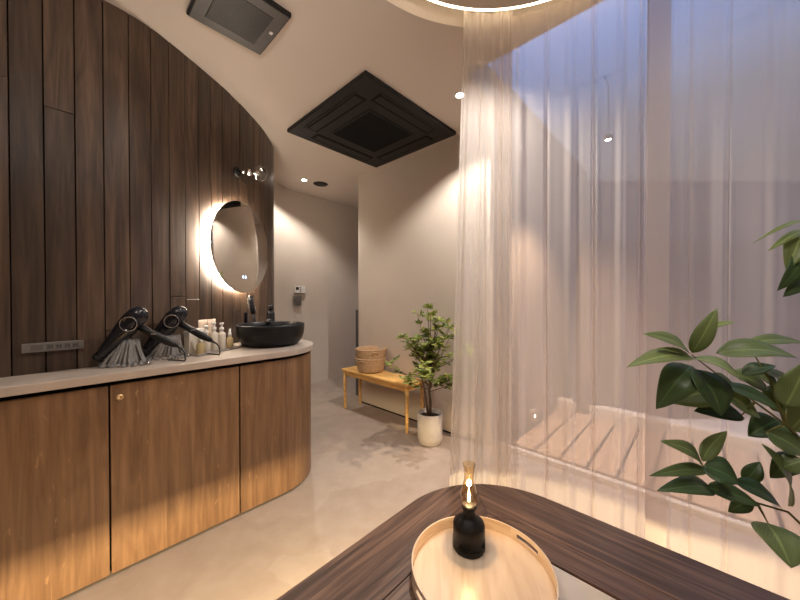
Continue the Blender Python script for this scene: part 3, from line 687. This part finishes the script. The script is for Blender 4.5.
def basket(z, label, ang, dx=0):
    g = thing('woven_basket', label, 'basket', (2.10 + dx, 2.38, z), ang, group='nested round baskets on the bench')
    pr = [(0, 0), (.105, 0), (.125, .012)]
    k = 0
    zz = .012
    while zz < .125:
        r = .125 + .026 * ((zz - .012) / .113) ** .8
        pr += [(r + .0018, zz + .004), (r, zz + .0075)]; zz += .0085
    R_ = pr[-1][0]
    pr += [(R_ + .003, zz), (R_ + .003, zz + .008), (R_ - .001, zz + .012), (R_ - .006, zz + .008), (R_ - .008, zz - .01), (.122, .02), (.10, .010), (0, .009)]
    MB().lathe(pr, n=48).build('basket_body', M['basket'], g)
    for s_ in (-1, 1):
        MB().tube([(s_ * .146, -.03, .10), (s_ * .158, -.026, .118), (s_ * .162, 0, .124), (s_ * .158, .026, .118), (s_ * .146, .03, .10)], .0045, 8).build('handle', M['basket'], g)
basket(BH, 'round woven basket standing on the bench, lower of the nested pair', .3)
basket(BH + .088, 'round woven basket nested inside the lower one on the bench', 1.1, .004)

# ------------------------------------------------------------ leaves
def leaf(mb, base, tip, width, normal=None, droop=.12, fold=.25, seg=7, twist=0.0):
    base, tip = Vector(base), Vector(tip); ax = tip - base; ln = ax.length
    if ln < 1e-5: return
    ax = ax / ln; nr = Vector(normal) if normal is not None else Vector((0, 0, 1)); sd = ax.cross(nr)
    if sd.length < 1e-3: sd = ax.orthogonal()
    sd.normalize(); up = sd.cross(ax).normalized()
    vs = []; fs = []; us = []
    for i in range(seg + 1):
        f = i / seg; wd = width * .62 * (math.sin(PI * min(1, f ** .85)) ** .75 if 0 < f < 1 else .02) * (1.15 - .3 * f)
        c = base + ax * ln * f + up * (math.sin(f * PI) * droop * ln)
        tw = twist * f; s2_ = sd * math.cos(tw) + up * math.sin(tw); u2 = -sd * math.sin(tw) + up * math.cos(tw)
        ww = .004 * ln * math.sin(f * 17)
        vs += [c - s2_ * wd + u2 * (fold * wd + ww), c - s2_ * wd * .5 + u2 * fold * wd * .3, c, c + s2_ * wd * .5 + u2 * fold * wd * .3, c + s2_ * wd + u2 * (fold * wd - ww)]
    for i in range(seg):
        for k in range(4):
            a = i * 5 + k; fs.append((a, a + 1, a + 6, a + 5))
            us.append([(i / seg, (k - 2) / 2), (i / seg, (k - 1) / 2), ((i + 1) / seg, (k - 1) / 2), ((i + 1) / seg, (k - 2) / 2)])
    mb.add(vs, fs, us, True)
# potted tree beside the bench
PX, PY = 1.985, 1.545
g = thing('potted_tree', 'small leafy tree in a grey beige cylinder pot beside the bench', 'plant', (PX, PY, 0))
MB().lathe([(0, 0), (.082, 0), (.090, .006), (.098, .05), (.100, .235), (.097, .24), (.093, .235), (.092, .20), (0, .20)], n=48).build('pot', M['pot'], g)
MB().lathe([(0, .212), (.05, .210), (.091, .203), (.091, .199), (0, .199)], n=32).build('soil', M['soil'], g)
rg = random.Random(11)
tr = MB().tube([(0, 0, .20), (.006, .0, .30), (-.004, .004, .42), (.004, 0, .52), (0, 0, .60)], [.014, .0115, .010, .009, .007], 10)
tr.tube([(-.014, .008, .20), (-.02, .02, .34), (-.03, .05, .48), (-.045, .09, .60)], [.009, .007, .006, .004], 8)
fol = MB()
tips = []
for k in range(30):
    a = rg.uniform(0, 2 * PI); hh = rg.uniform(.40, .66); el = rg.uniform(.0, 1.2); ln = rg.uniform(.14, .36)
    d = Vector((math.cos(a) * math.cos(el), math.sin(a) * math.cos(el), math.sin(el)))
    if d.x > 0: d.x *= .5
    s0 = Vector((0, 0, hh)); p1 = s0 + d * ln * .5 + Vector((0, 0, .02)); p2 = s0 + d * ln + Vector((0, 0, .06))
    tr.tube([s0, p1, p2], [.004, .003, .0015], 5); tips += [(p1, d), (p2, d), (p1.lerp(p2, .5), d), (p2 + Vector((rg.uniform(-.06, .06), rg.uniform(-.06, .06), rg.uniform(-.04, .05))), d)]
for k in range(9):
    z_ = .66 + .05 * k; p = Vector((rg.uniform(-.06, .04), rg.uniform(-.16, .08), z_)); tr.tube([(0, 0, .58), p * .6 + Vector((0, 0, .28)), p], [.005, .003, .002], 5); tips += [(p, Vector((0, 0, 1)))] * 3
for p, d in tips:
    for q in range(rg.randint(6, 9)):
        a = rg.uniform(0, 2 * PI); dd = (Vector((math.cos(a), math.sin(a), rg.uniform(-.5, .6))) + d * .4).normalized()
        ln = rg.uniform(.036, .070); fol.rand(); bs = p + dd * .006
        if PX + (bs + dd * ln).x > 2.215: continue
        leaf(fol, bs, bs + dd * ln, ln * .40, (rg.uniform(-.5, .5), rg.uniform(-.5, .5), 1), -.08, .2, 4)
tr.build('trunk', M['bark'], g); fol.build('foliage', M['leaf'], g, recalc=False)

# large broad-leaved plant standing on the low table, mostly outside the frame on the right
QX, QY = .94, -.30
AZ = math.radians(43.31); FW = Vector((math.cos(AZ), math.sin(AZ), 0)); RT = Vector((math.sin(AZ), -math.cos(AZ), 0))
LEAVES = [  # right, up, forward offsets from the viewpoint (metres) of base and tip, width, shade, droop
    ((0.7368, -0.1415, 0.8), (0.7588, -0.0266, 0.76), 0.0319, 0.62, 0.12, 0.30),
    ((0.759, -0.0809, 0.8), (0.8339, -0.0625, 0.79), 0.0150, 0.95, 0.05, 0.00),
    ((0.7318, -0.1441, 0.8), (0.5975, -0.0912, 0.78), 0.0348, 0.70, 0.10, 0.20),
    ((0.7369, -0.1517, 0.8), (0.5372, -0.1659, 0.75), 0.0390, 0.78, 0.10, -0.20),
    ((0.7177, -0.1423, 0.79), (0.6217, -0.1265, 0.77), 0.0147, 1.00, 0.05, 0.00),
    ((0.7394, -0.1542, 0.8), (0.7858, -0.1938, 0.73), 0.0578, 0.80, 0.12, 0.20),
    ((0.7463, -0.1766, 0.81), (0.639, -0.2798, 0.79), 0.0605, 0.18, 0.22, 0.50),
    ((0.7422, -0.182, 0.8), (0.7507, -0.2785, 0.74), 0.0727, 0.12, 0.10, -0.20),
    ((0.8382, -0.2523, 0.84), (0.6838, -0.2696, 0.82), 0.0627, 0.80, 0.05, 0.30),
    ((0.7974, -0.1415, 0.8), (0.9268, -0.1426, 0.74), 0.0533, 0.45, 0.14, 0.30),
    ((0.8998, -0.1192, 0.82), (1.0242, -0.1188, 0.8), 0.0306, 0.60, 0.10, 0.20),
    ((0.7981, -0.2172, 0.79), (0.8622, -0.2573, 0.72), 0.0357, 0.15, 0.08, -0.30),
    ((0.844, -0.2492, 0.83), (0.9329, -0.3112, 0.82), 0.0675, 0.75, 0.04, 0.20),
    ((0.8851, -0.1995, 0.82), (0.9491, -0.1744, 0.8), 0.0306, 0.12, 0.10, 0.30),
    ((0.897, -0.3098, 0.83), (0.7618, -0.2956, 0.82), 0.0442, 0.05, 0.06, 0.20),
    ((0.9385, -0.1991, 0.84), (1.0199, -0.2755, 0.83), 0.0631, 0.72, 0.05, 0.20),
    ((0.9488, -0.2713, 0.78), (0.9863, -0.1581, 0.77), 0.0537, 0.62, 0.08, -0.20),
    ((0.7455, -0.41, 0.78), (0.625, -0.3463, 0.76), 0.0315, 0.55, 0.12, 0.30),
    ((0.7455, -0.405, 0.78), (0.8064, -0.3307, 0.78), 0.0295, 0.55, -0.14, 0.30),
    ((0.7605, -0.4274, 0.78), (0.5913, -0.4253, 0.75), 0.0241, 0.35, 0.10, 0.20),
    ((0.7481, -0.4175, 0.78), (0.7944, -0.4384, 0.74), 0.0622, 0.12, 0.16, 0.20),
    ((0.7708, -0.4746, 0.78), (0.6024, -0.4549, 0.74), 0.0383, 0.18, 0.12, -0.30),
    ((0.7559, -0.4696, 0.78), (0.8556, -0.497, 0.75), 0.0385, 0.22, 0.08, 0.20),
    ((0.8356, -0.463, 0.79), (0.9322, -0.5176, 0.77), 0.0442, 0.08, 0.12, 0.20),
    ((0.8933, -0.4806, 0.82), (0.9342, -0.4284, 0.82), 0.0310, 0.15, 0.10, 0.30),
    ((0.9591, -0.5168, 0.78), (0.8702, -0.3536, 0.76), 0.0436, 0.45, 0.10, 0.40),
    ((0.9077, -0.5592, 0.78), (0.869, -0.6025, 0.7), 0.0746, 0.72, 0.08, 0.20),
    ((0.9258, -0.3417, 0.8), (0.9763, -0.3826, 0.76), 0.0688, 0.40, 0.10, 0.20),
    ((0.919, -0.4116, 0.76), (0.9508, -0.3819, 0.74), 0.0331, 0.55, 0.10, 0.20),
    ((1.0203, 0.1907, 0.8), (0.8433, 0.1288, 0.76), 0.0086, 0.90, 0.10, 0.10),
    ((1.0206, 0.1682, 0.8), (0.9025, 0.1126, 0.78), 0.0174, 0.80, 0.08, 0.10),
    ((1.0106, 0.1632, 0.8), (0.9472, 0.066, 0.78), 0.0398, 0.75, 0.10, 0.20),
    ((1.0212, 0.118, 0.8), (0.9257, 0.0145, 0.78), 0.0373, 0.12, 0.14, 0.30),
    ((1.0271, 0.0476, 0.8), (0.9406, -0.0002, 0.78), 0.0299, 0.15, 0.10, 0.20),
    ((1.0049, -0.2583, 0.86), (0.8799, -0.2014, 0.85), 0.0538, 0.85, 0.06, 0.20),
    ((0.9873, -0.3002, 0.84), (1.0355, -0.2255, 0.82), 0.0627, 0.35, 0.08, 0.20),
    ((1.0155, -0.3307, 0.85), (0.9244, -0.3695, 0.84), 0.0532, 0.15, 0.08, 0.20),
    ((1.0864, -0.2664, 0.86), (0.9711, -0.2014, 0.85), 0.0592, 0.20, 0.08, -0.20),
    ((0.9864, -0.3366, 0.8), (1.0356, -0.2573, 0.79), 0.0651, 0.70, 0.06, 0.20),
    ((0.899, -0.2364, 0.85), (0.7956, -0.231, 0.84), 0.0426, 0.30, 0.10, 0.20),
    ((1.0248, -0.4102, 0.82), (0.9489, -0.4644, 0.81), 0.0411, 0.25, 0.10, 0.20),
    ((0.8871, -0.5097, 0.8), (0.8317, -0.5454, 0.8), 0.0302, 0.20, 0.10, 0.20),
]
g = thing('broad_leaved_plant', 'large glossy green plant reaching in from the right above the low table', 'plant', (QX, QY, .381))
inv = Vector((QX, QY, .381))
def W(p): return FW * p[2] + RT * p[0] + Vector((0, 0, 1.15 + p[1])) - inv
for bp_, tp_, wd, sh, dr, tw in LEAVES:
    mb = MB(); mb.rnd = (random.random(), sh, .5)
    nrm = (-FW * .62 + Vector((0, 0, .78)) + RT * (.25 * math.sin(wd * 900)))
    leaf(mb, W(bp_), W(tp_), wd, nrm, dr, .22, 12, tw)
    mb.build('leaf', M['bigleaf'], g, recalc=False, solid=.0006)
STEMS = [
    [(1.0117, -0.3728, 0.78), (0.9493, -0.3134, 0.78), (0.8859, -0.2623, 0.79), (0.8131, -0.2048, 0.8), (0.7369, -0.1466, 0.8)],
    [(0.9932, -0.5739, 0.76), (0.9593, -0.5318, 0.78), (0.888, -0.5126, 0.785), (0.8079, -0.4721, 0.78), (0.7406, -0.41, 0.78)],
    [(0.888, -0.5126, 0.785), (0.9101, -0.5592, 0.78)],
    [(0.8079, -0.4721, 0.78), (0.7708, -0.4746, 0.78)],
    [(0.9493, -0.3134, 0.78), (0.9344, -0.2098, 0.8), (0.8998, -0.1244, 0.82)],
    [(0.8859, -0.2623, 0.79), (0.897, -0.3098, 0.83)],
    [(0.8131, -0.2048, 0.8), (0.8382, -0.2523, 0.84)],
    [(0.9984, -0.4164, 0.76), (0.919, -0.4116, 0.76)],
    [(1.0354, 0.1882, 0.8), (1.0008, 0.1431, 0.8)],
    [(0.9493, -0.3134, 0.78), (0.9258, -0.3417, 0.8)],
    [(0.9493, -0.3134, 0.78), (0.9537, -0.2713, 0.78)],
]
for pts in STEMS: MB().tube([W(p) for p in pts], [.0032 - .0018 * i_ / (len(pts) - 1) for i_ in range(len(pts))], 8).build('stem', M['twig'], g)
j = W((1.06, -.30, .60)); tk = [(0, 0, .19), (.0, .01, .30), tuple(Vector(j)), tuple(W((1.04, .10, .62)))]
MB().tube(tk, [.014, .012, .009, .006], 10).tube([tuple(W((1.04, .10, .62))), tuple(W((.99, .20, .70)))], [.005, .003], 8).build('trunk', M['bark'], g)
MB().lathe([(0, 0), (.085, 0), (.095, .01), (.11, .18), (.106, .20), (.100, .195), (.098, .17), (0, .17)], n=36).build('pot', M['pot'], g)
MB().lathe([(0, .178), (.097, .172), (.097, .168), (0, .168)], n=24).build('soil', M['soil'], g)

# ------------------------------------------------------------ low table
TH = .38; OU, OV, OR = 1.265, .780, .37
def outer_arc(d): return arc(OU - OR, OV - OR, OR - d, 0, 90, 18)
g = thing('low_table', 'low dark wood framed table with rounded corner and cream inset panel', 'table')
# two rows of boards, mitred on the corner: right run grain along v, left run grain along u
def frame_piece(d0, d1, right, rnd, nm):
    """board between insets d0 and d1; right=True is the run along u = OU"""
    A_ = outer_arc(d0); cxy = (OU - OR, OV - OR)
    lim = 9
    if right:
        o_ = [p for i_, p in enumerate(A_) if i_ <= lim]; out = [(OU - d0, -1.6)] + o_
    else:
        o_ = [p for i_, p in enumerate(A_) if i_ >= lim]; out = [(-1.6, OV - d0)] + list(reversed(o_))
    rr = OR - d1
    if rr > .02: B_ = outer_arc(d1)
    else: B_ = [(OU - d1, OV - d1)] * 19
    if right: inn = [(OU - d1, -1.6)] + [p for i_, p in enumerate(B_) if i_ <= lim]
    else: inn = [(-1.6, OV - d1)] + list(reversed([p for i_, p in enumerate(B_) if i_ >= lim]))
    poly = []
    for p in out + list(reversed(inn)):
        if not poly or math.dist(p, poly[-1]) > 1e-5: poly.append(p)
    mb = MB(); mb.rnd = rnd; mb.prism(poly, TH - .030, TH, (0, 1) if right else (1, 0)); return mb.build(nm, M['table'], g, bevel=.0022, seg=2, angle=50)
frame_piece(.0, .1985, True, (.2, .45, .5), 'frame_board'); frame_piece(.0, .1985, False, (.6, .55, .5), 'frame_board')
frame_piece(.2005, .295, True, (.9, .6, .5), 'frame_board'); frame_piece(.2005, .295, False, (.4, .7, .5), 'frame_board')
MB().prism([(-1.6, -1.6), (OU - .298, -1.6), (OU - .298, OV - .298), (-1.6, OV - .298)], TH - .028, TH - .005).build('inset_panel', M['rice'], g, bevel=.002)
MB().prism([(-1.58, -1.58), (OU - .02, -1.58)] + outer_arc(.02) + [(-1.58, OV - .02)], TH - .036, TH - .031).build('under_board', M['table'], g)
MB().prism([(-1.5, -1.5), (OU - .17, -1.5)] + arc(OU - OR, OV - OR, OR - .17, 0, 90, 10) + [(-1.5, OV - .17)], 0, TH - .037).build('plinth', M['plaster'], g)
lip = [(-1.59, OV - .006)] + list(reversed(outer_arc(.006))) + [(OU - .006, -1.59)]
MB().wallstrip(lip, TH - .068, TH - .031, .012, -1).build('edge_lip', M['table'], g)

# tray
g = thing('round_tray', 'round birch plywood serving tray on the corner of the low table', 'tray', (.78, .43, TH))
mb = MB(); mb.rnd = (.3, .5, .2)
r = .186; vs = [(r * math.cos(2 * PI * k / 64), r * math.sin(2 * PI * k / 64)) for k in range(64)]
mb.prism(vs, .001, .007, (.8, .6)); mb.build('tray_base', M['tray'], g)
mb = MB(); n = 120; hh = .042
A1 = math.radians(-18); A2 = A1 + PI
prof = []
vs = []; fs = []; us = []
for k in range(n):
    a = 2 * PI * k / n
    for rr, z in ((.186, 0), (.190, 0), (.190, hh), (.186, hh)): vs.append((rr * math.cos(a), rr * math.sin(a), z))
rim_r = [.1865, .1905]
# rim with two hand slots: built from a grid of small quads leaving the slots open
vs = []; fs = []; us = []; zs = [0, .016, .030, hh]
idx = {}
for k in range(n):
    a = 2 * PI * k / n
    for j_, z in enumerate(zs):
        for q, rr in enumerate(rim_r): idx[k, j_, q] = len(vs); vs.append((rr * math.cos(a), rr * math.sin(a), z))
def is_slot(k, j_):
    if j_ != 1: return False
    a = 2 * PI * (k + .5) / n
    return any(abs((a - s_ + PI) % (2 * PI) - PI) < .20 for s_ in (A1 + 2 * PI, A2))
U_ = lambda k, z: (.19 * 2 * PI * k / n, z)
for k in range(n):
    k2 = (k + 1) % n
    for j_ in range(3):
        if is_slot(k, j_): continue
        for q in (0, 1):
            f = [idx[k, j_, q], idx[k2, j_, q], idx[k2, j_ + 1, q], idx[k, j_ + 1, q]]
            if q == 0: f.reverse()
            fs.append(tuple(f)); uu = [U_(k, zs[j_]), U_(k + 1, zs[j_]), U_(k + 1, zs[j_ + 1]), U_(k, zs[j_ + 1])]
            us.append(uu if q else uu[::-1])
        if is_slot(k - 1 if k else n - 1, j_): fs.append((idx[k, j_, 0], idx[k, j_, 1], idx[k, j_ + 1, 1], idx[k, j_ + 1, 0])); us.append([(0, 0)] * 4)
        if is_slot(k2, j_): fs.append((idx[k2, j_, 1], idx[k2, j_, 0], idx[k2, j_ + 1, 0], idx[k2, j_ + 1, 1])); us.append([(0, 0)] * 4)
    for j_, up in ((0, 0), (3, 1)):
        f = [idx[k, j_, 0], idx[k, j_, 1], idx[k2, j_, 1], idx[k2, j_, 0]]
        if not up: f.reverse()
        fs.append(tuple(f)); us.append([(0, 0)] * 4)
    if is_slot(k, 1):
        fs.append((idx[k, 1, 0], idx[k, 1, 1], idx[k2, 1, 1], idx[k2, 1, 0])); us.append([(0, 0)] * 4)
        fs.append((idx[k, 2, 1], idx[k, 2, 0], idx[k2, 2, 0], idx[k2, 2, 1])); us.append([(0, 0)] * 4)
mb.rnd = (.8, .5, .1); mb.add(vs, fs, us); mb.build('tray_rim', M['tray'], g, recalc=True)

# lantern
LZ = TH + .0072
g = thing('lantern_lamp', 'black cordless lantern with lit filament and glass chimney on the round tray', 'lamp', (.844, .507, LZ))
MB().lathe([(0, 0), (.046, 0), (.049, .004), (.049, .014), (.0475, .016)], n=48).lathe([(.0475, .016), (.0475, .017)], n=48).build('base_ring', M['black'], g)
MB().lathe([(0, .0175), (.0475, .0175), (.0475, .070), (.045, .078), (.024, .093), (.020, .098), (.018, .112), (.0205, .120), (.0205, .128), (.014, .131), (0, .131)], n=48).build('lantern_body', M['black'], g)
mb = MB()
for a0 in (-75, 15, 105, 195):
    a = math.radians(a0); mb.wallstrip([(.0478 * math.cos(a + q * .12), .0478 * math.sin(a + q * .12)) for q in range(-3, 4)], .022, .031, .0008, -1)
mb.build('sound_slot', M['slot'], g)
MB().lathe([(0, 0), (.006, 0), (.006, .01), (0, .01)], (.020, -.004, .108), 12, (1, 0, .2)).build('knob', M['black'], g)
MB().lathe([(.017, .129), (.023, .138), (.0262, .152), (.0245, .170), (.0185, .190), (.0145, .206), (.0140, .224), (.0165, .244), (.0195, .255)], n=36).build('chimney', M['amber'], g)
MB().lathe([(0, .138), (.003, .140), (.0046, .150), (.0038, .162), (.0018, .174), (.0009, .198), (0, .199)], n=12).build('filament', M['filament'], g)
light('POINT', 'lantern_light', (.844, .507, LZ + .158), 2.4, (1.0, .70, .42), shadow_soft_size=.012)

# ------------------------------------------------------------ sheer curtains
def curtain(name, label, path, folds, mat, flare=0.0, shift=0.0, z0=.012, z1=HC + .03, seed=1, amp=.03, nz=14, group='sheer curtains around the cove'):
    """path: dense 2-D points; folds: list of (position 0..1, width m, amplitude m, direction)"""
    rg = random.Random(seed)
    d = [0]
    for i_ in range(1, len(path)): d.append(d[-1] + math.dist(path[i_], path[i_ - 1]))
    Lg = d[-1]; n = len(path); vs = []; fs = []; us = []
    for j_ in range(nz + 1):
        f = j_ / nz; z = z1 + (z0 - z1) * f
        for i_, p in enumerate(path):
            a = path[max(i_ - 1, 0)]; b_ = path[min(i_ + 1, n - 1)]; tx, ty = b_[0] - a[0], b_[1] - a[1]; l = math.hypot(tx, ty); tx /= l; ty /= l
            nx, ny = ty, -tx
            off = 0; tang = 0; s_ = d[i_]
            for (c0, wd, am, sk) in folds:
                cc = c0 * Lg + sk * f
                q = (s_ - cc) / wd
                if abs(q) < 2.5:
                    e_ = math.exp(-q * q * 1.6); grow = .55 + .45 * f
                    off += am * e_ * grow * math.cos(q * 2.2); tang += -am * .45 * q * e_ * grow
            off += .004 * math.sin(s_ * 27 + seed + 1.5 * f) + .0015 * math.sin(s_ * 61 + 2 * seed - f)
            fl = flare * f * (1 - s_ / Lg)
            vs.append((p[0] + nx * off + tx * (tang - fl) + nx * shift * f, p[1] + ny * off + ty * (tang - fl) + ny * shift * f, z))
    for j_ in range(nz):
        for i_ in range(n - 1):
            a = j_ * n + i_; fs.append((a, a + 1, a + n + 1, a + n))
            us.append([(d[i_], 0 + j_ / nz), (d[i_ + 1], j_ / nz), (d[i_ + 1], (j_ + 1) / nz), (d[i_], (j_ + 1) / nz)])
    o = MB().add(vs, fs, us, True).build(name, mat, recalc=False); tag(o, label, 'curtain', group); return o
pa = resample(arc(DX, DY, .745, 51, 33, 60), .0025)
fl_ = [(.03, .012, .020, 0), (.20, .022, -.024, .0), (.40, .018, .026, .004), (.60, .020, -.024, .0), (.80, .016, .024, .0), (.97, .010, -.018, 0)]
curtain('sheer_curtain', 'gathered narrow sheer curtain hanging at the left end beside the potted tree', pa, fl_, M['sheerdense'], flare=.075, seed=2)
pb = resample(arc(DX, DY, .782, 40, -7, 160), .003)
fb = [(.05, .03, .02, 0), (.22, .03, -.026, .0), (.40, .018, .022, .006), (.56, .030, -.024, 0), (.70, .016, .024, .008), (.86, .022, -.022, 0), (.97, .016, .02, 0)]
curtain('sheer_curtain', 'middle sheer curtain hanging in front of the timber deck', pb, fb, M['sheer'], flare=0, seed=5)
pc = resample(arc(DX, DY, .718, -13.5, -8, 14) + arc(DX, DY, .734, -8, -14, 14) + [(DX + .732 * math.cos(math.radians(-14)) + .016 * k, DY + .732 * math.sin(math.radians(-14)) - .045 * k) for k in range(1, 6)] + [(1.64, -.4), (1.64, -.9), (1.64, -1.4)], .004)
fc = [(.07, .010, .008, .0), (.09, .012, -.010, 0), (.12, .02, .014, .01), (.19, .012, .018, 0), (.26, .03, -.018, .01), (.34, .014, .02, 0), (.44, .03, -.02, 0), (.55, .02, .02, 0), (.7, .03, -.02, 0), (.85, .03, .02, 0)]
curtain('sheer_curtain', 'right sheer curtain behind the big glossy plant', pc, fc, M['sheer'], seed=9)
